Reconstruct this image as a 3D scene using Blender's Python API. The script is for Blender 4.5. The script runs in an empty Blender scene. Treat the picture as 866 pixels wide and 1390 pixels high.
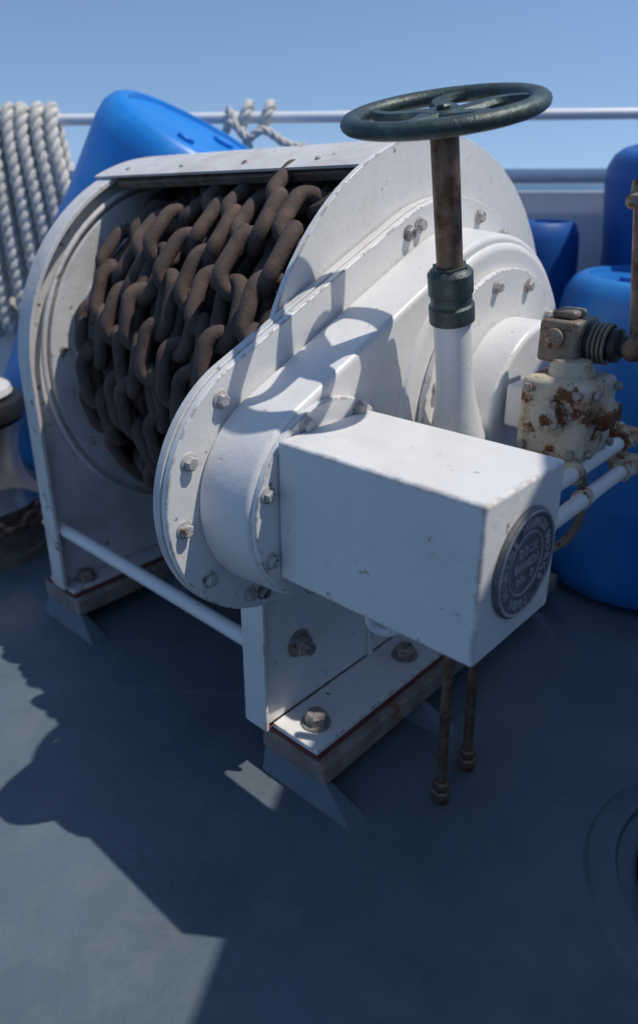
import bpy, bmesh, math, random
from mathutils import Vector, Matrix, Quaternion
random.seed(7)
scene=bpy.context.scene
PI=math.pi
# ---------------------------------------------------------------- materials
def new_mat(name):
    m=bpy.data.materials.new(name); m.use_nodes=True
    nt=m.node_tree; b=nt.nodes['Principled BSDF']
    return m,nt,b
def surf(name,col,rough=.5,metal=0.,var=.12,vscale=6.,rust=(.13,.05,.02),spots=0.,spot_scale=18.,
         edge=0.,edge_r=.007,bump=.15,bscale=60.,streak=0.,col2=None,c2scale=4.,c2lo=.5,c2hi=.65,bdist=.006):
    m,nt,b=new_mat(name); N=nt.nodes; L=nt.links
    tc=N.new('ShaderNodeTexCoord')
    def noise(sc,det=3.,rgh=.6,vec=None):
        n=N.new('ShaderNodeTexNoise'); n.inputs['Scale'].default_value=sc; n.inputs['Detail'].default_value=det
        n.inputs['Roughness'].default_value=rgh; L.new(vec or tc.outputs['Object'],n.inputs['Vector']); return n.outputs['Fac']
    def mr(src,a,c,lo=0.,hi=1.):
        n=N.new('ShaderNodeMapRange'); n.inputs['From Min'].default_value=a; n.inputs['From Max'].default_value=c
        n.inputs['To Min'].default_value=lo; n.inputs['To Max'].default_value=hi; L.new(src,n.inputs['Value']); return n.outputs['Result']
    def mix(f,a,c,mode='MIX'):
        n=N.new('ShaderNodeMix'); n.data_type='RGBA'; n.blend_type=mode
        for i,v in ((0,f),(6,a),(7,c)):
            if hasattr(v,'links'): L.new(v,n.inputs[i])
            else: n.inputs[i].default_value=v if i==0 else (*v,1)
        return n.outputs[2]
    def math_(op,a,c):
        n=N.new('ShaderNodeMath'); n.operation=op
        for i,v in enumerate((a,c)):
            if hasattr(v,'links'): L.new(v,n.inputs[i])
            else: n.inputs[i].default_value=v
        return n.outputs[0]
    c=mix(mr(noise(vscale),.3,.7),tuple(x*(1-var) for x in col),tuple(min(1,x*(1+var*.5)) for x in col))
    if col2: c=mix(mr(noise(c2scale,5,.7),c2lo,c2hi),c,col2)
    if streak:
        mp=N.new('ShaderNodeMapping'); mp.inputs['Scale'].default_value=(22,22,1.6); L.new(tc.outputs['Object'],mp.inputs['Vector'])
        s=mr(noise(1.,4,.6,mp.outputs[0]),.58,.8,0,streak); c=mix(s,c,tuple(.5*x+.5*r*3 for x,r in zip(col,rust)))
    mask=None
    if spots:
        mask=mr(noise(spot_scale,6,.72),.70-.12*spots,.76-.12*spots)
    if edge:
        bv=N.new('ShaderNodeBevel'); bv.samples=2; bv.inputs['Radius'].default_value=edge_r
        g=N.new('ShaderNodeNewGeometry'); d=N.new('ShaderNodeVectorMath'); d.operation='DOT_PRODUCT'
        L.new(bv.outputs[0],d.inputs[0]); L.new(g.outputs['Normal'],d.inputs[1])
        e=mr(d.outputs['Value'],.994,.93)
        e=math_('MULTIPLY',e,mr(noise(32.,6,.75),.62-.2*edge,.68-.2*edge))
        mask=e if mask is None else math_('MAXIMUM',mask,e)
    if mask is not None:
        rc=mix(noise(90.,2,.7),tuple(r*.45 for r in rust),tuple(min(1,r*1.8) for r in rust))
        c=mix(mask,c,rc)
        rr=N.new('ShaderNodeMix'); L.new(mask,rr.inputs[0]); rr.inputs[2].default_value=rough; rr.inputs[3].default_value=.9
        L.new(rr.outputs[0],b.inputs['Roughness'])
    else:
        b.inputs['Roughness'].default_value=rough
    L.new(c,b.inputs['Base Color']); b.inputs['Metallic'].default_value=metal
    if bump:
        h=noise(bscale,4,.65)
        bp=N.new('ShaderNodeBump'); bp.inputs['Strength'].default_value=bump; bp.inputs['Distance'].default_value=bdist
        L.new(h,bp.inputs['Height']); L.new(bp.outputs[0],b.inputs['Normal'])
    return m
GR=(.62,.605,.575)
WHITE=surf('worn_white_paint',(.76,.752,.73),.34,var=.05,spots=.52,spot_scale=30,edge=.62,bump=.18,bscale=45,streak=.3,rust=(.17,.11,.075),col2=GR,c2scale=7,c2lo=.54,c2hi=.82)
WHITEP=surf('white_paint_smooth',(.76,.752,.73),.34,var=.05,spots=.42,spot_scale=34,bump=.18,bscale=45,streak=.25,rust=(.18,.12,.085),col2=GR,c2scale=6,c2lo=.55,c2hi=.84)
WHITE2=surf('dirty_white_paint',(.66,.65,.63),.5,var=.15,spots=.75,spot_scale=16,bump=.25,bscale=40,streak=.65,rust=(.16,.085,.05),col2=(.46,.445,.42),c2scale=5,c2lo=.5,c2hi=.75)
RAILW=surf('rail_white_paint',(.76,.77,.78),.4,var=.08,spots=.2,bump=.1)
CHAIN=surf('rusty_chain_iron',(.088,.063,.054),.85,metal=.0,var=.4,vscale=12,col2=(.15,.092,.07),c2scale=20,c2lo=.48,c2hi=.72,bump=.7,bscale=150,bdist=.003)
RUSTBAR=surf('rusted_base_steel',(.30,.25,.22),.8,var=.4,vscale=9,col2=(.24,.10,.06),c2scale=14,c2lo=.52,c2hi=.66,bump=.5,bscale=50)
PRIMER=surf('red_primer',(.20,.045,.035),.75,var=.3,spots=1.0,bump=.3)
STEEL=surf('bare_bolt_steel',(.36,.33,.30),.5,metal=.4,var=.3,vscale=40,spots=1.2,spot_scale=60,bump=.4,bscale=120)
PBOLT=surf('painted_bolts',(.48,.47,.45),.5,metal=.1,var=.25,vscale=40,spots=1.2,spot_scale=50,bump=.4,bscale=120)
GREEN=surf('green_patina',(.052,.078,.074),.42,metal=.2,var=.35,vscale=22,col2=(.10,.16,.145),c2scale=26,c2lo=.52,c2hi=.72,spots=.5,spot_scale=40,bump=.35,bscale=100)
SHAFT=surf('rusty_shaft',(.30,.20,.145),.42,metal=.6,var=.5,vscale=14,col2=(.13,.06,.03),c2scale=16,c2lo=.45,c2hi=.62,bump=.3,bscale=100)
CREAM=surf('stained_cream_paint',(.60,.53,.41),.5,var=.25,col2=(.36,.19,.08),c2scale=11,c2lo=.47,c2hi=.65,spots=1.5,spot_scale=16,bump=.4,bscale=60,streak=.8)
GREYM=surf('weathered_grey_metal',(.25,.21,.165),.6,metal=.3,var=.4,vscale=20,spots=1.1,spot_scale=22,bump=.4,bscale=80)
PLAQ=surf('cast_lead_plaque',(.14,.14,.15),.6,metal=.2,var=.3,vscale=30,col2=(.22,.22,.23),c2scale=18,bump=.4,bscale=120)
LETT=surf('worn_raised_lettering',(.44,.44,.45),.5,metal=.1,var=.4,vscale=40,bump=.2,bscale=120)
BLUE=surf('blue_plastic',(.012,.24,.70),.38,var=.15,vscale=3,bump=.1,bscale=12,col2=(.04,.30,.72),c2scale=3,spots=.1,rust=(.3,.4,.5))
BLUEM=surf('shaded_blue_plastic',(.012,.17,.52),.42,var=.15,vscale=3,bump=.1,bscale=12,col2=(.03,.22,.55),c2scale=3,spots=.15,rust=(.25,.3,.35))  # blue plastic again, darkened: the right barrel's shade is in the colour
BLUED=surf('deep_shaded_blue_plastic',(.010,.10,.36),.45,var=.15,vscale=3,bump=.1,bscale=12)  # darkest copy of the blue, shade of the far right barrels painted in
ROPE=surf('white_rope',(.68,.65,.58),.9,var=.2,vscale=20,bump=.6,bscale=160)
BLACK=surf('black_rubber',(.02,.02,.022),.5,var=.3,bump=.2)
CHROME=surf('worn_bright_steel',(.5,.5,.5),.3,metal=.9,var=.3,spots=.6,bump=.2)
DECKM=surf('blue_grey_deck_paint',(.105,.142,.170),.42,var=.25,vscale=2.2,col2=(.14,.17,.185),c2scale=7,c2lo=.48,c2hi=.8,rust=(.19,.15,.12),spots=.34,spot_scale=42,bump=.4,bscale=40)
BEIGE=surf('white_shade_block_paint',(.75,.75,.75),.5,var=.06,bump=.1)  # coat for the added out-of-view block that shades the deck
# ---------------------------------------------------------------- frames
ANG=math.atan2(-.671,.741)
C=Vector((-1.45,1.5,0))
R=Matrix.Rotation(ANG,4,'Z')
def empty(name,loc=(0,0,0),rot=0):
    e=bpy.data.objects.new(name,None); scene.collection.objects.link(e)
    e.location=loc; e.rotation_euler=(0,0,rot); e.empty_display_size=.2; return e
winch=empty('anchor_winch',R@C,ANG)
FR={}
FR[winch]=C
valve=empty('hydraulic_control_valve',R@Vector((-.57,1.36,.86)),ANG); FR[valve]=Vector((-.57,1.36,.86))
def mk(name,bm,mat,parent=None,bevel=0.,seg=2,sharp=35,off=None):
    me=bpy.data.meshes.new(name)
    o=off if off is not None else FR.get(parent,Vector((0,0,0)))
    bmesh.ops.translate(bm,verts=bm.verts,vec=-Vector(o))
    bmesh.ops.recalc_face_normals(bm,faces=bm.faces)
    bm.to_mesh(me); bm.free()
    for p in me.polygons: p.use_smooth=True
    me.set_sharp_from_angle(angle=math.radians(sharp))
    me.materials.append(mat)
    ob=bpy.data.objects.new(name,me); scene.collection.objects.link(ob)
    if parent: ob.parent=parent
    elif off is not None: ob.location=off
    if bevel:
        md=ob.modifiers.new('bevel','BEVEL'); md.width=bevel; md.segments=seg; md.limit_method='ANGLE'; md.angle_limit=math.radians(35); md.harden_normals=True
    return ob
def B(): return bmesh.new()
def box(bm,a0,a1,b0,b1,z0,z1,mat=None):
    vs=[bm.verts.new((x,y,z)) for x in(a0,a1) for y in(b0,b1) for z in(z0,z1)]
    for f in((0,1,3,2),(4,6,7,5),(0,4,5,1),(2,3,7,6),(0,2,6,4),(1,5,7,3)): bm.faces.new([vs[i] for i in f])
    if mat: bmesh.ops.transform(bm,matrix=mat,verts=vs)
    return vs
def prism(bm,poly,a0,a1,scale1=None,c=None):
    n=len(poly)
    v0=[bm.verts.new((a0,p[0],p[1])) for p in poly]
    p1=poly if scale1 is None else [((p[0]-c[0])*scale1+c[0],(p[1]-c[1])*scale1+c[1]) for p in poly]
    v1=[bm.verts.new((a1,p[0],p[1])) for p in p1]
    for i in range(n):
        j=(i+1)%n; bm.faces.new((v0[i],v0[j],v1[j],v1[i]))
    bm.faces.new(v0[::-1]); bm.faces.new(v1)
def circ(c,r,n=64,a0=0,a1=2*PI):
    return [(c[0]+r*math.cos(a0+(a1-a0)*i/n),c[1]+r*math.sin(a0+(a1-a0)*i/n)) for i in range(n)]
def hull2(c1,r1,c2,r2,n=48):
    pts=circ(c1,r1,n*2)+circ(c2,r2,n*2); pts=sorted(set(pts))
    def cr(o,a,b): return (a[0]-o[0])*(b[1]-o[1])-(a[1]-o[1])*(b[0]-o[0])
    lo=[]
    for p in pts:
        while len(lo)>1 and cr(lo[-2],lo[-1],p)<=0: lo.pop()
        lo.append(p)
    up=[]
    for p in reversed(pts):
        while len(up)>1 and cr(up[-2],up[-1],p)<=0: up.pop()
        up.append(p)
    return lo[:-1]+up[:-1]
def frame(d):
    d=Vector(d).normalized(); q=d.to_track_quat('Z','Y'); return q.to_matrix()
def tube(bm,pts,r,seg=12,closed=False,caps=True):
    pts=[Vector(p) for p in pts]; n=len(pts)
    rr=r if isinstance(r,(list,tuple)) else [r]*n
    tan=[]
    for i in range(n):
        if closed: t=pts[(i+1)%n]-pts[i-1]
        else: t=pts[min(i+1,n-1)]-pts[max(i-1,0)]
        tan.append(t.normalized() if t.length>1e-9 else Vector((0,0,1)))
    up=frame(tan[0])@Vector((1,0,0)); rings=[]
    for i in range(n):
        up=(up-tan[i]*up.dot(tan[i])).normalized(); s=tan[i].cross(up)
        rings.append([bm.verts.new(pts[i]+(up*math.cos(2*PI*k/seg)+s*math.sin(2*PI*k/seg))*rr[i]) for k in range(seg)])
    m=n if closed else n-1
    for i in range(m):
        a=rings[i]; b=rings[(i+1)%n]
        for k in range(seg):
            l=(k+1)%seg; bm.faces.new((a[k],a[l],b[l],b[k]))
    if not closed and caps: bm.faces.new(rings[0][::-1]); bm.faces.new(rings[-1])
def lathe(bm,prof,o,axis,seg=48):
    M=frame(axis); o=Vector(o); rings=[]
    for r,h in prof:
        if r<1e-6: rings.append([bm.verts.new(o+M@Vector((0,0,h)))])
        else: rings.append([bm.verts.new(o+M@Vector((r*math.cos(2*PI*k/seg),r*math.sin(2*PI*k/seg),h))) for k in range(seg)])
    for a,b in zip(rings,rings[1:]):
        for k in range(seg):
            l=(k+1)%seg
            if len(a)==1 and len(b)==1: continue
            if len(a)==1: bm.faces.new((a[0],b[k],b[l]))
            elif len(b)==1: bm.faces.new((a[k],a[l],b[0]))
            else: bm.faces.new((a[k],a[l],b[l],b[k]))
    if len(rings[0])>1: bm.faces.new(rings[0][::-1])
    if len(rings[-1])>1: bm.faces.new(rings[-1])
def bolt(bm,p,ax,s=.013,wash=True):
    ax=Vector(ax).normalized(); p=Vector(p)
    if wash: lathe(bm,[(s*1.35,-.002),(s*1.35,.0025),(s*1.2,.0035)],p,ax,20)
    v0=len(bm.verts)
    lathe(bm,[(s,.0),(s*1.02,s*.75),(s*.85,s*.95)],p+ax*.003,ax,6)
    bm.verts.ensure_lookup_table(); vs=bm.verts[v0:]
    bmesh.ops.rotate(bm,verts=vs,cent=p,matrix=Matrix.Rotation(random.random()*PI,3,ax))
def bez(p,n=10):
    p=[Vector(x) for x in p]; q=[p[0]*2-p[1]]+p+[p[-1]*2-p[-2]]; out=[]
    for i in range(1,len(q)-2):
        for k in range(n):
            t=k/n; a,b,c,d=q[i-1],q[i],q[i+1],q[i+2]
            out.append(.5*((2*b)+(c-a)*t+(2*a-5*b+4*c-d)*t*t+(3*b-a-3*c+d)*t**3))
    out.append(p[-1]); return out
DC=(1.5,.80); RO=.59
LCN=(1.475,.79); RL=.56
# ---------------------------------------------------------------- winch stands
def arch(r,zb,c=DC):
    return [(c[0]+r,zb)]+[(c[0]+r*math.cos(PI*i/60),c[1]+r*math.sin(PI*i/60)) for i in range(61)]+[(c[0]-r,zb)]
def arch_rim(bm,r0,r1,a0,a1,zb,c=DC):
    o=arch(r1,zb,c); i_=arch(r0,zb,c)
    rings=[[bm.verts.new((a,p[0],p[1])) for p in P] for a,P in((a0,i_),(a0,o),(a1,o),(a1,i_))]
    for k in range(len(o)-1):
        for j in range(4):
            A=rings[j]; D=rings[(j+1)%4]; bm.faces.new((A[k],A[k+1],D[k+1],D[k]))
    bm.faces.new([rg[0] for rg in rings]); bm.faces.new([rg[-1] for rg in rings][::-1])
bm=B(); prism(bm,arch(RL-.006,.125,LCN),-1.935,-1.922); arch_rim(bm,RL-.012,RL,-1.95,-1.885,.122,LCN)
mk('left_stand',bm,WHITE2,winch,.002)
bm=B(); prism(bm,circ(LCN,.49,80),-1.92,-1.90)
mk('left_drum_flange',bm,WHITE2,winch,.004)
bm=B()
for rr in (.51,.40):
    tube(bm,[(-1.90,LCN[0]+rr*math.cos(2*PI*i/80),LCN[1]+rr*math.sin(2*PI*i/80)) for i in range(80)],.008,8,True)
mk('left_flange_rings',bm,WHITE2,winch)
bm=B(); prism(bm,arch(RO,.125),-1.005,-.990)
mk('right_stand',bm,WHITE,winch,.002)
bm=B(); box(bm,-1.045,-.975,.898,.908,.125,.60); box(bm,-.989,-.975,1.28,1.292,.125,.5)
mk('right_stand_stiffeners',bm,WHITE,winch,.002)
for nm,a0,a1 in(('right',-.989,-.85),('left',-2.0,-1.86)):
    bm=B(); box(bm,a0,a1,.932,2.06,.109,.123); mk(nm+'_base_angle',bm,WHITE if nm=='right' else WHITE2,winch,.003)
    bm=B(); box(bm,a0-.02,a1+.004,.930,2.065,.1,.107); mk(nm+'_primer_shim',bm,PRIMER,winch)
    bm=B(); box(bm,a0-.03,a1+.03,.925,2.07,.046,.098); mk(nm+'_base_bar',bm,RUSTBAR,winch,.005)
    bm=B()
    for b0 in(.93,1.30,1.9):
        vs=[]
        for y0,y1,z,xa,xb in((b0,b0+.018,.0465,a0-.028,a1+.028),(b0-.03,b0+.03,-.002,a0-.01,a1+.13)):
            vs.append([bm.verts.new(v) for v in((xa,y0,z),(xb,y0,z),(xb,y1,z),(xa,y1,z))])
        t,bt=vs
        for i in range(4):
            j=(i+1)%4; bm.faces.new((t[i],t[j],bt[j],bt[i]))
        bm.faces.new(t[::-1]); bm.faces.new(bt)
    mk(nm+'_foot_plates',bm,DECKM,winch,.004)
bm=B()
for p in((-.915,1.0,.125),(-.915,1.35,.125),(-.915,1.75,.125),(-1.90,1.0,.125)): bolt(bm,p,(0,0,1),.026)
bolt(bm,(-.988,1.02,.30),(1,0,0),.026); bolt(bm,(-.965,1.02,.30),(1,0,0),.018,False); bolt(bm,(-.988,1.5,.25),(1,0,0),.026)
mk('base_bolts',bm,STEEL,winch)
bm=B(); tube(bm,[(-1.93,.95,.315),(-1.0,.925,.325)],.0185,20)
mk('brace_tube',bm,WHITEP,winch)
bm=B(); tube(bm,[(-1.93,1.95,.315),(-1.0,1.95,.325)],.0185,20)
mk('rear_brace_tube',bm,WHITEP,winch)
# hood: lofted between the two stands
bm=B()
A0,A1=math.radians(116),math.radians(55); n=24; rings=[]
for i in range(n+1):
    t=A0+(A1-A0)*i/n; c,s=math.cos(t),math.sin(t)
    rings.append([bm.verts.new((a,cc[0]+r*c,cc[1]+r*s)) for a,r,cc in((-1.965,RL+.002,LCN),(-1.965,RL+.008,LCN),(-1.007,.583,DC),(-1.007,.577,DC))])
for i in range(n):
    for j in range(4):
        bm.faces.new((rings[i][j],rings[i+1][j],rings[i+1][(j+1)%4],rings[i][(j+1)%4]))
bm.faces.new(rings[0]); bm.faces.new(rings[-1][::-1])
mk('hood_sheet',bm,WHITE2,winch)
bm=B(); t=math.radians(114)
p0=Vector((-1.88,LCN[0]+(RL-.02)*math.cos(t),LCN[1]+(RL-.02)*math.sin(t))); p1=Vector((-1.01,DC[0]+.56*math.cos(t),DC[1]+.56*math.sin(t)))
tube(bm,[p0,p1],.016,4)
mk('hood_stiffener',bm,GREYM,winch,.002)
bm=B()
for k in range(4):
    f=(k+.35)/4; a=-1.93+.92*f; t=math.radians(112)
    r=RL+.008+(.583-RL-.008)*f; cx=LCN[0]+(DC[0]-LCN[0])*f; cz=LCN[1]+(DC[1]-LCN[1])*f
    lathe(bm,[(.007,0),(.007,.003),(.005,.005)],(a,cx+r*math.cos(t),cz+r*math.sin(t)),(0,math.cos(t),math.sin(t)),12)
mk('hood_rivets',bm,PBOLT,winch)
bm=B(); tube(bm,[(-1.9,*DC),(-1.006,*DC)],.33,48); mk('drum_core',bm,CHAIN,winch)
# ---------------------------------------------------------------- chain
Lk,Wk,rk=.178,.112,.0180
bm=B()
def link_pts(n=24):
    w=Wk/2-rk; h=Lk/2-rk-w; P=[]
    for i in range(n//2):
        t=PI*i/(n//2-1); P.append((w*math.cos(t),h+w*math.sin(t)))
    for i in range(n//2):
        t=PI+PI*i/(n//2-1); P.append((w*math.cos(t),-h+w*math.sin(t)))
    return P
LP=link_pts()
def rad(a):
    u=(a+1.86)/.82; return .434+.098*u
def layer(dr,a_start,a_end,sp_,ph,seed):
    rnd=random.Random(seed); pitch=.112; a=a_start; th=ph; k=0
    wob=0
    while a<a_end:
        wob=.8*wob+rnd.uniform(-.012,.012)
        r=rad(a)+dr+wob*.7
        aa=a+.014*math.sin(th*2.1+a*9)+rnd.uniform(-.005,.005)
        o=Vector((aa,DC[0]+r*math.cos(th),DC[1]+r*math.sin(th)))
        T=Vector((sp_/(2*PI*r),-math.sin(th),math.cos(th))).normalized()
        Rr=Vector((0,math.cos(th),math.sin(th))); X=Vector((1,0,0))
        tw=(math.radians(32) if k%2 else math.radians(-58))+rnd.uniform(-.34,.34)
        yaw=rnd.uniform(-.17,.17); T2=(T+X*yaw+Rr*rnd.uniform(-.09,.09)).normalized()
        W=(X*math.cos(tw)+Rr*math.sin(tw)); W=(W-T2*W.dot(T2)).normalized()
        tube(bm,[o+W*p[0]+T2*p[1] for p in LP],rk,12,True)
        th+=pitch/r; a+=sp_*(pitch/r)/(2*PI); k+=1
layer(0,-1.85,-1.055,.090,.3,1)
layer(-.085,-1.85,-1.055,.095,1.1,2)
chain=mk('anchor_chain',bm,CHAIN,None,off=C)
chain.location=R@C; chain.rotation_euler=(0,0,ANG)
# ---------------------------------------------------------------- gear case
LC,UC=(.93,.75),(1.5,.81)
bm=B(); prism(bm,hull2(LC,.27,UC,.45),-.965,-.948); mk('gear_case_flange',bm,WHITE,winch,.003)
bm=B(); prism(bm,hull2(LC,.272,UC,.452),-.986,-.9665); mk('gear_case_gasket_plate',bm,WHITE2,winch,.003)
bm=B(); prism(bm,hull2(LC,.205,UC,.385),-.9475,-.825,scale1=.975,c=(1.1,.78)); mk('gear_case_body',bm,WHITEP,winch,.012,4)
hp=hull2(LC,.237,UC,.417,96); bm=B()
per=[0]
for i in range(len(hp)): per.append(per[-1]+math.dist(hp[i],hp[(i+1)%len(hp)]))
nb=26
for k in range(nb):
    d=per[-1]*k/nb+.03
    for i in range(len(hp)):
        if per[i]<=d%per[-1]<per[i+1]:
            bolt(bm,(-.9478,hp[i][0],hp[i][1]),(1,0,0),.0125); break
mk('flange_bolts',bm,PBOLT,winch)
bm=B(); prism(bm,circ(UC,.36,96),-.94,-.815); mk('upper_gear_housing',bm,WHITEP,winch,.02,4)
bm=B(); prism(bm,circ(UC,.305,96),-.814,-.798); mk('upper_cover_ring',bm,WHITE,winch,.004)
bm=B(); prism(bm,circ(UC,.20,72),-.7975,-.70); mk('motor_hub',bm,WHITEP,winch,.014,4)
bm=B(); prism(bm,circ(LC,.19,72),-.826,-.812); mk('lower_cap_plate',bm,WHITE,winch,.003)
bm=B()
for i in range(12):
    t=2*PI*(i+.35)/12; bolt(bm,(-.7975,UC[0]+.275*math.cos(t),UC[1]+.275*math.sin(t)),(1,0,0),.0115)
for t in(113,160,203,250,300,20,65):
    t=math.radians(t); bolt(bm,(-.8118,LC[0]+.172*math.cos(t),LC[1]+.172*math.sin(t)),(1,0,0),.0115)
mk('cover_bolts',bm,PBOLT,winch)
bm=B(); box(bm,-.811,-.42,.792,1.03,.64,.90); mk('motor_cover_box',bm,WHITE,winch,.007,3)
# plaque
PC=Vector((-.4195,.915,.768))
bm=B(); lathe(bm,[(.088,0),(.089,.004),(.086,.009),(.079,.009),(.077,.006),(.0,.006)],PC,(1,0,0),72)
mk('cast_plaque',bm,PLAQ,winch)
def letters(txt,size,place):
    bmL=B()
    for i,ch in enumerate(txt):
        if ch==' ': continue
        cu=bpy.data.curves.new('t','FONT'); cu.body=ch; cu.size=size; cu.extrude=.0018; cu.offset=.0002; cu.align_x='CENTER'; cu.align_y='CENTER'; cu.resolution_u=2
        ob=bpy.data.objects.new('t',cu); scene.collection.objects.link(ob)
        bpy.context.view_layer.update()
        me=bpy.data.meshes.new_from_object(ob); me.transform(place(i)); bmL.from_mesh(me)
        bpy.data.objects.remove(ob); bpy.data.meshes.remove(me)
    return bmL
Q=Matrix(((0,0,1,0),(1,0,0,0),(0,1,0,0),(0,0,0,1)))
def ringp(i,n=25,r=.0655):
    t=-2*PI*(i-8)/n
    return Matrix.Translation(PC+Vector((.0072,0,0)))@Q@Matrix.Rotation(t,4,'Z')@Matrix.Translation((0,r,0))
bl=letters('MARINE WINCH WORKS  1984 ',.021,ringp)
for row,(t_,sz) in enumerate((('DECK',.019),('WINCH',.020),('No 7',.018))):
    w=sz*.72
    b2=letters(t_,sz,lambda i,t_=t_,sz=sz,w=w,row=row: Matrix.Translation(PC+Vector((.0072,0,0)))@Q@Matrix.Translation(((i-(len(t_)-1)/2)*w,.023-.023*row,0)))
    me=bpy.data.meshes.new('tmp'); b2.to_mesh(me); bl.from_mesh(me); b2.free()
tube(bl,[PC+Vector((.0085,.0825*math.cos(2*PI*i/72),.0825*math.sin(2*PI*i/72))) for i in range(72)],.0028,6,True)
tube(bl,[PC+Vector((.0065,.0505*math.cos(2*PI*i/72),.0505*math.sin(2*PI*i/72))) for i in range(72)],.0014,6,True)
mk('plaque_lettering',bl,LETT,winch)
bm=B(); tube(bm,bez([(-.66,.86,.65),(-.66,.86,.60),(-.655,.865,.575),(-.635,.875,.567),(-.615,.885,.578),(-.61,.89,.60)],6),.0105,14)
lathe(bm,[(.02,0),(.02,.012)],(-.66,.86,.628),(0,0,1),6)
mk('drain_elbow',bm,WHITEP,winch)
# ---------------------------------------------------------------- handwheel + column
S0=Vector((-.74,1.239,.80)); S1=Vector((-.72,1.088,1.397)); SD=(S1-S0).normalized()
def sp(z): return S0+(S1-S0)*((z-S0.z)/(S1.z-S0.z))
bm=B(); tube(bm,[sp(.70),sp(.78),sp(.84),sp(.88),sp(.93),sp(1.06)],[.075,.062,.05,.042,.036,.035],32); mk('column_tube',bm,WHITEP,winch)
bm=B(); box(bm,-.8,-.68,1.16,1.36,.52,.76); mk('column_pedestal',bm,WHITEP,winch,.012,3)
bm=B(); lathe(bm,[(.036,-.002),(.042,0),(.042,.03),(.038,.034),(.038,.05),(.041,.053),(.041,.09),(.036,.096),(.03,.1)],sp(1.055),SD,32)
lathe(bm,[(.028,0),(.034,.01),(.034,.02)],sp(1.135),SD,6)
mk('shaft_collar',bm,GREEN,winch)
bm=B(); tube(bm,[sp(1.12),sp(1.385)],.0235,28); mk('control_shaft',bm,SHAFT,winch)
bm=B(); WR=.165
Mw=frame(SD)
def wp(x,y,z): return S1+Mw@Vector((x,y,z))
rings=[]
ns=96
for i in range(ns):
    t=2*PI*i/ns; rg=[]
    for k in range(14):
        q=2*PI*k/14; rr=WR-.0175+.0175*math.cos(q); rg.append(bm.verts.new(wp(rr*math.cos(t),rr*math.sin(t),.0135*math.sin(q))))
    rings.append(rg)
for i in range(ns):
    for k in range(14): bm.faces.new((rings[i][k],rings[(i+1)%ns][k],rings[(i+1)%ns][(k+1)%14],rings[i][(k+1)%14]))
lathe(bm,[(.03,-.03),(.036,-.022),(.036,.0),(.03,.008),(.0,.008)],S1-SD*.006,SD,36)
for s in range(5):
    t0=2*PI*s/5+.5; L_=[]
    for j in range(13):
        f=j/12; r=.022+(WR-.02-.022)*f; t=t0+.42*math.sin(f*PI)-.12*f
        w=.028-.011*math.sin(f*PI)+.014*f**6; th=.007
        c=Vector((r*math.cos(t),r*math.sin(t),-.006*(1-f))); n_=Vector((-math.sin(t+.3),math.cos(t+.3),0))
        L_.append([bm.verts.new(S1+Mw@(c+n_*(w*sx)+Vector((0,0,th*sz)))) for sx,sz in((-1,0),(-.7,1),(.7,1),(1,0),(.7,-1),(-.7,-1))])
    for j in range(12):
        for k in range(6): bm.faces.new((L_[j][k],L_[j][(k+1)%6],L_[j+1][(k+1)%6],L_[j+1][k]))
mk('handwheel',bm,GREEN,winch)
bm=B(); lathe(bm,[(.012,0),(.012,.006),(.009,.009)],S1+SD*.001,SD,6); mk('wheel_nut',bm,GREEN,winch)
# ---------------------------------------------------------------- valve
bm=B(); box(bm,-.64,-.50,1.29,1.43,.79,.945); mk('valve_body',bm,CREAM,valve,.016,4)
bm=B()
lathe(bm,[(.034,0),(.034,.012),(.026,.014),(.026,.03),(.02,.034),(0,.034)],(-.57,1.291,.875),(0,-1,0),28)
lathe(bm,[(.034,0),(.034,.014),(.026,.018),(.026,.03),(0,.03)],(-.501,1.36,.88),(1,0,0),28)
lathe(bm,[(.045,0),(.042,.02),(.034,.034)],(-.57,1.36,.94),(0,0,1),28)
lathe(bm,[(.03,0),(.03,.03),(.022,.034),(.022,.05)],(-.53,1.33,.79),(0,0,-1),24)
lathe(bm,[(.03,0),(.03,.03),(.022,.034)],(-.60,1.40,.79),(0,0,-1),24)
mk('valve_bosses',bm,CREAM,valve)
bm=B(); box(bm,-.69,-.62,1.33,1.41,.82,.91); mk('valve_mount',bm,WHITEP,valve,.008)
bm=B()
for y in(1.31,1.41):
    for z in(.81,.925): bolt(bm,(-.4995,y,z),(1,0,0),.009,False)
for a in(-.62,-.52):
    for z in(.81,.925): bolt(bm,(a,1.2895,z),(0,-1,0),.009,False)
mk('valve_bolts',bm,STEEL,valve)
bm=B(); box(bm,-.645,-.565,1.355,1.455,.962,1.045); box(bm,-.63,-.58,1.37,1.43,1.045,1.062)
mk('pilot_block',bm,GREYM,valve,.008,3)
bm=B()
lathe(bm,[(.04,-.0),(.04,.012),(.034,.016),(.034,.03),(.029,.034),(.029,.045),(.033,.048),(.033,.06),(.02,.066),(.014,.085)],(-.566,1.416,1.0),(1,0,0),30)
mk('spool_end',bm,BLACK,valve)
bm=B()
for i in range(4): tube(bm,[(-.553+.009*i,1.416+.037*math.cos(2*PI*k/28),1.0+.037*math.sin(2*PI*k/28)) for k in range(28)],.0035,6,True)
lathe(bm,[(.012,0),(.02,.005),(.02,.016),(.012,.02)],(-.61,1.36,1.01),(0,-1,0),20)
mk('spool_fittings',bm,GREYM,valve)
bm=B()
tube(bm,[(-.50,1.416,1.0),(-.46,1.416,1.0)],.018,20)
lathe(bm,[(0,-.026),(.018,-.02),(.026,-.008),(.026,.008),(.018,.02),(0,.026)],(-.478,1.418,1.0),(0,1,0),24)
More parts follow.
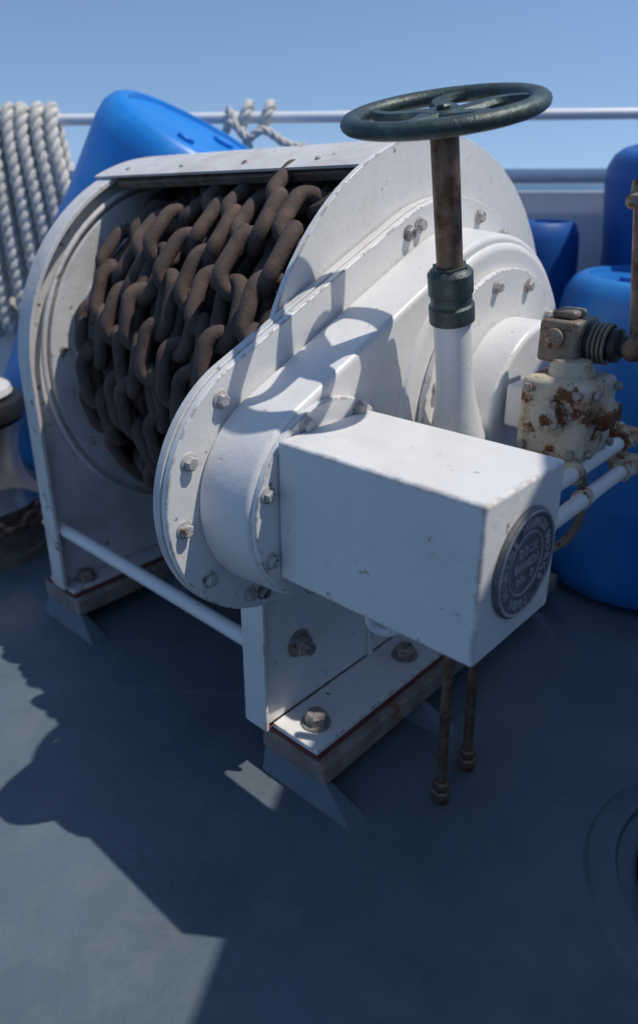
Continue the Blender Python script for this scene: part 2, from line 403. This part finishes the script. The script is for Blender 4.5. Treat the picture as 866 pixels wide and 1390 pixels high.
tube(bm,[(-.478,1.42,1.0),(-.486,1.43,1.03),(-.50,1.437,1.10),(-.528,1.455,1.262)],[.014,.010,.0085,.0085],14)
mk('valve_lever',bm,SHAFT,valve)
bm=B(); lathe(bm,[(.012,0),(.02,.006),(.021,.022),(.013,.028),(.012,.05)],(-.528,1.455,1.245),(-.1,.08,1),24)
mk('lever_collar',bm,GREYM,valve)
pipes=empty('hydraulic_pipes',R@Vector((-.5,1.4,.75)),ANG); FR[pipes]=Vector((-.5,1.4,.75))
bm=B()
tube(bm,bez([(-.53,1.10,.74),(-.512,1.16,.772),(-.505,1.25,.778),(-.505,1.52,.782)],8),.015,18)
tube(bm,bez([(-.52,1.06,.66),(-.49,1.12,.715),(-.48,1.2,.73),(-.48,1.485,.735)],8),.015,18)
mk('white_pipes',bm,WHITEP,pipes)
bm=B()
for a,b,z in((-.505,1.49,.782),(-.48,1.455,.735)):
    lathe(bm,[(.018,0),(.024,.003),(.024,.028),(.019,.031)],(a,b,z),(0,1,0),6)
    lathe(bm,[(0,-.026),(.02,-.018),(.027,0),(.02,.018),(0,.026)],(a,b+.052,z+.003),(0,0,1),24)
    lathe(bm,[(.018,0),(.024,.003),(.024,.024),(.019,.027)],(a-.012,b+.052,z+.006),(-1,0,.15),6)
    tube(bm,bez([(a-.03,b+.052,z+.008),(a-.07,b+.052,z+.02),(a-.09,b+.0,z+.03)],6),.014,14)
    lathe(bm,[(.021,0),(.021,.018)],(a,1.27,z-.001),(0,1,0),6)
mk('pipe_fittings',bm,CREAM,pipes)
bm=B(); tube(bm,bez([(-.56,1.42,.76),(-.54,1.44,.66),(-.56,1.42,.56),(-.66,1.36,.50),(-.8,1.3,.50)],10),.010,14)
mk('rubber_hose',bm,GREYM,pipes)
def wobj(name,bm,mat,c,**k): return mk(name,bm,mat,None,off=Vector(c),**k)
for i,(x,y) in enumerate(((.273,1.246),(.35,1.345))):
    bm=B(); tube(bm,[(x-.004,y+.03,.72),(x-.002,y+.01,.3),(x,y,.0)],.0115,16)
    lathe(bm,[(.02,0),(.02,.006),(.0,.006)],(x,y,.0),(0,0,1),24)
    lathe(bm,[(.019,0),(.0225,.003),(.0225,.022),(.018,.026)],(x,y,.006),(0,0,1),6)
    lathe(bm,[(.017,0),(.019,.003),(.019,.018),(.014,.022)],(x,y,.034),(0,0,1),6)
    wobj('drain_pipe',bm,SHAFT,(x,y,0))
# ---------------------------------------------------------------- deck, hull, sea
bm=B(); box(bm,-3.2,3.2,-4,3.52,-.3,0); mk('deck',bm,DECKM,None)
bm=B()
tube(bm,[(-3,1.95,-.0052),(-.35,1.62,-.0052),(3,1.25,-.0052)],.0065,10)
mk('deck_weld_seam',bm,DECKM,None)
m,nt,b=new_mat('sea_water'); b.inputs['Base Color'].default_value=(.02,.06,.10,1); b.inputs['Roughness'].default_value=.25
nz=nt.nodes.new('ShaderNodeTexNoise'); nz.inputs['Scale'].default_value=.6; nz.inputs['Detail'].default_value=8
bp=nt.nodes.new('ShaderNodeBump'); bp.inputs['Strength'].default_value=.6; bp.inputs['Distance'].default_value=.4
tcn=nt.nodes.new('ShaderNodeTexCoord'); nt.links.new(tcn.outputs['Object'],nz.inputs['Vector']); nt.links.new(nz.outputs[0],bp.inputs['Height']); nt.links.new(bp.outputs[0],b.inputs['Normal'])
bm=B(); s=9000; bm.faces.new([bm.verts.new(v) for v in((-s,-s,-3),(s,-s,-3),(s,s,-3),(-s,s,-3))]); mk('sea',bm,m,None)
bm=B(); box(bm,-3.2,3.2,3.50,3.52,0.001,1.24)
for x in(-2.2,-1.0,.2,1.4,2.4): box(bm,x,x+.012,3.38,3.499,0.001,1.2)
mk('bulwark',bm,RAILW,None,bevel=.003)
rail=empty('deck_railing',(0,3.42,0)); FR[rail]=Vector((0,3.42,0))
bm=B(); tube(bm,[(-3.2,3.42,1.50),(3.2,3.42,1.565)],.022,18); mk('top_rail',bm,RAILW,rail)
bm=B(); tube(bm,[(-3.2,3.46,1.29),(3.2,3.46,1.31)],.03,18); mk('lower_rail',bm,RAILW,rail)
bm=B()
for x in(-2.6,1.40,2.6): tube(bm,[(x,3.42,1.25),(x,3.42,1.54)],.019,16)
mk('rail_posts',bm,RAILW,rail)
# unseen block added right of the winch, out of view, to shade the deck
Mh=Matrix.Translation((1.40,1.9,0))@Matrix.Rotation(math.atan2(-.10,.405),4,'Z')
bm=B(); box(bm,0,3.,-6,0,0,2.4,Mh); box(bm,-.02,3.02,-6.02,.02,2.402,2.43,Mh)
dh=mk('added_shade_block',bm,BEIGE,None,bevel=.01)
# ---------------------------------------------------------------- blue barrels
def barrel(c,axis,r,h,mat,name='blue_plastic_barrel'):
    bm=B()
    prof=[(0,0),(r*.80,0),(r*.86,.012),(r*.93,.03),(r*.975,.07),(r*.985,.10)]
    prof+=[(r,h*.30),(r*1.015,h*.33),(r*1.015,h*.36),(r,h*.39),(r,h*.62),(r*1.015,h*.65),(r*1.015,h*.68),(r,h*.71)]
    prof+=[(r*.985,h-.10),(r*.96,h-.05),(r*.90,h-.015),(r*.84,h),(r*.78,h),(r*.76,h-.015),(r*.3,h-.017),(0,h-.017)]
    lathe(bm,prof,c,axis,72)
    M=frame(axis); t=Vector(c)+M@Vector((r*.45,0,h-.017))
    lathe(bm,[(.04,0),(.04,.014),(.034,.017),(0,.017)],t,axis,24)
    t=Vector(c)+M@Vector((-r*.45,0,h-.017)); lathe(bm,[(.03,0),(.03,.014),(.026,.017),(0,.017)],t,axis,24)
    return wobj(name,bm,mat,c,sharp=50)
ax=Vector((.48,-.13,.87)).normalized()
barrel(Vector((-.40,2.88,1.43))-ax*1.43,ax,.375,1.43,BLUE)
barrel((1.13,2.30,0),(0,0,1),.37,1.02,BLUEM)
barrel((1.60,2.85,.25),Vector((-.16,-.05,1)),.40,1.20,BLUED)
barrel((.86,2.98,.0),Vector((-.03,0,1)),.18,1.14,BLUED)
# ---------------------------------------------------------------- rope
def rope(bm,path,r,pitch=.11,seg=7,step=.012):
    P=[Vector(p) for p in path]; d=[0]
    for a,b in zip(P,P[1:]): d.append(d[-1]+(b-a).length)
    n=max(6,int(d[-1]/step)); S=[]; j=0
    for i in range(n+1):
        s=d[-1]*i/n
        while j<len(P)-2 and d[j+1]<s: j+=1
        f=(s-d[j])/max(1e-9,d[j+1]-d[j]); S.append((s,P[j].lerp(P[j+1],min(1,f))))
    up=Vector((.3,.9,.2)).normalized()
    st=[[],[],[]]
    for i,(s,p) in enumerate(S):
        t=(S[min(i+1,n)][1]-S[max(i-1,0)][1]).normalized()
        up=(up-t*up.dot(t)).normalized(); sd=t.cross(up)
        for k in range(3):
            q=2*PI*(s/pitch+k/3); st[k].append(p+(up*math.cos(q)+sd*math.sin(q))*r*.5)
    for k in range(3): tube(bm,st[k],r*.56,seg)
bm=B(); rnd=random.Random(3); YR=3.42
for i in range(8):
    xx=-1.55+i*.062+rnd.uniform(-.004,.004); bot=.66+rnd.uniform(-.05,.08); dx=rnd.uniform(-.02,.03)+.09*(i/7)
    rope(bm,bez([(xx+dx*.6,YR+.06,bot+.05),(xx+dx*.3,YR+.06,1.2),(xx,YR+.05,1.46),(xx,YR,1.565),(xx+.004,YR-.05,1.46),(xx+dx*.5,YR-.09,1.2),(xx+dx,YR-.10,bot),(xx+dx+.02,YR-.06,bot-.05),(xx+dx*.6,YR+.05,bot+.05)],8),.029,pitch=.13)
wobj('white_rope_coil',bm,ROPE,(-1.3,YR,1.2))
bm=B(); X0=-.33
for i in range(2):
    xx=X0+.02+i*.09
    rope(bm,[(xx+.02*math.sin(t),YR+.045*math.cos(t),1.535+.045*math.sin(t)) for t in[2*PI*k/20 for k in range(21)]],.021)
rope(bm,bez([(X0-.08,YR-.03,1.40),(X0-.04,YR-.05,1.51),(X0+.03,YR-.06,1.45),(X0+.10,YR-.06,1.48),(X0+.19,YR-.05,1.43),(X0+.29,YR-.05,1.41)],8),.018)
rope(bm,bez([(X0-.05,YR-.03,1.56),(X0+.01,YR-.05,1.47),(X0+.04,YR-.04,1.38),(X0+.05,YR-.03,1.15)],8),.018)
wobj('mooring_rope_hitch',bm,ROPE,(X0,YR,1.5))
# ---------------------------------------------------------------- capstan left
o=(-1.28,2.48,0)
cap=empty('mooring_capstan',o); FR[cap]=Vector(o)
k_=.84
def sc(p): return [(r*k_,h) for r,h in p]
bm=B(); lathe(bm,sc([(.12,.585),(.215,.585),(.228,.595),(.22,.615),(.17,.635),(.10,.642),(0,.645)]),o,(0,0,1),56); mk('capstan_head',bm,WHITE2,cap)
bm=B(); lathe(bm,sc([(.22,.50),(.26,.512),(.272,.545),(.262,.574),(.2,.582)]),o,(0,0,1),56); mk('rubber_band',bm,BLACK,cap)
bm=B(); lathe(bm,sc([(.28,.20),(.26,.22),(.225,.27),(.21,.35),(.22,.43),(.25,.498)]),o,(0,0,1),56); mk('capstan_barrel',bm,CHROME,cap)
bm=B(); lathe(bm,sc([(.31,0),(.31,.035),(.25,.045),(.25,.198)]),o,(0,0,1),56); mk('capstan_base',bm,GREYM,cap)
bm=B()
for i in range(20):
    t=2*PI*i/20; c=Vector((o[0]+.245*math.cos(t),o[1]+.245*math.sin(t),.15)); T=Vector((-math.sin(t),math.cos(t),0))
    W=Vector((0,0,1)) if i%2 else Vector((math.cos(t),math.sin(t),0))
    tube(bm,[c+W*p[0]*.55+T*p[1]*.6 for p in LP],.012,7,True)
mk('capstan_chain',bm,SHAFT,cap)
# ---------------------------------------------------------------- deck hatch
hat=empty('round_deck_hatch',(.86,.98,0)); FR[hat]=Vector((.86,.98,0))
bm=B(); lathe(bm,[(.335,0),(.325,.012),(.30,.018),(.275,.018),(.27,.006),(.25,.004)],(.86,.98,0),(0,0,1),80); mk('hatch_coaming',bm,DECKM,hat)
bm=B(); lathe(bm,[(.235,.004),(.235,.03),(.225,.038),(.19,.038),(.18,.03),(0,.034)],(.86,.98,0),(0,0,1),80)
for i in range(8):
    t=2*PI*i/8+.2; bolt(bm,(.86+.208*math.cos(t),.98+.208*math.sin(t),.038),(0,0,1),.012)
mk('hatch_lid',bm,BLACK,hat)
# ---------------------------------------------------------------- light
el=math.radians(62); hx,hy=.993,-.12; hl=math.hypot(hx,hy)
S=Vector((hx/hl*math.cos(el),hy/hl*math.cos(el),math.sin(el)))
sd=bpy.data.lights.new('sun','SUN'); sd.energy=3.4; sd.angle=math.radians(.55); sd.color=(1,.94,.86)
so=bpy.data.objects.new('sun',sd); scene.collection.objects.link(so); so.rotation_euler=S.to_track_quat('Z','Y').to_euler(); so.location=(5,1,6)
w=bpy.data.worlds.new('World'); scene.world=w; w.use_nodes=True; nt=w.node_tree
bg=nt.nodes['Background']; sk=nt.nodes.new('ShaderNodeTexSky'); sk.sky_type='NISHITA'; sk.sun_disc=False
sk.sun_elevation=el; sk.sun_rotation=math.atan2(hx,hy); sk.altitude=0; sk.air_density=1.; sk.dust_density=.2; sk.ozone_density=3.
tc=nt.nodes.new('ShaderNodeTexCoord'); ad=nt.nodes.new('ShaderNodeVectorMath'); ad.operation='ADD'; ad.inputs[1].default_value=(0,0,.18)
nm=nt.nodes.new('ShaderNodeVectorMath'); nm.operation='NORMALIZE'
hs=nt.nodes.new('ShaderNodeHueSaturation'); hs.inputs['Saturation'].default_value=1.0
nt.links.new(tc.outputs['Generated'],ad.inputs[0]); nt.links.new(ad.outputs[0],nm.inputs[0]); nt.links.new(nm.outputs[0],sk.inputs[0])
nt.links.new(sk.outputs[0],hs.inputs['Color']); nt.links.new(hs.outputs[0],bg.inputs[0]); bg.inputs[1].default_value=.138
# ---------------------------------------------------------------- camera
cd=bpy.data.cameras.new('camera'); co=bpy.data.objects.new('camera',cd); scene.collection.objects.link(co)
co.location=(0,0,1.3); co.rotation_euler=(math.radians(90-22.5),0,0)
cd.sensor_fit='VERTICAL'; cd.sensor_height=36; cd.sensor_width=24; cd.lens=990/1390*36; cd.shift_y=-45/1390
cd.clip_start=.05; cd.clip_end=20000
cd.dof.use_dof=True; cd.dof.focus_distance=1.32; cd.dof.aperture_fstop=2.2
scene.camera=co
scene.view_settings.view_transform='Standard'; scene.view_settings.look='None'; scene.view_settings.exposure=0
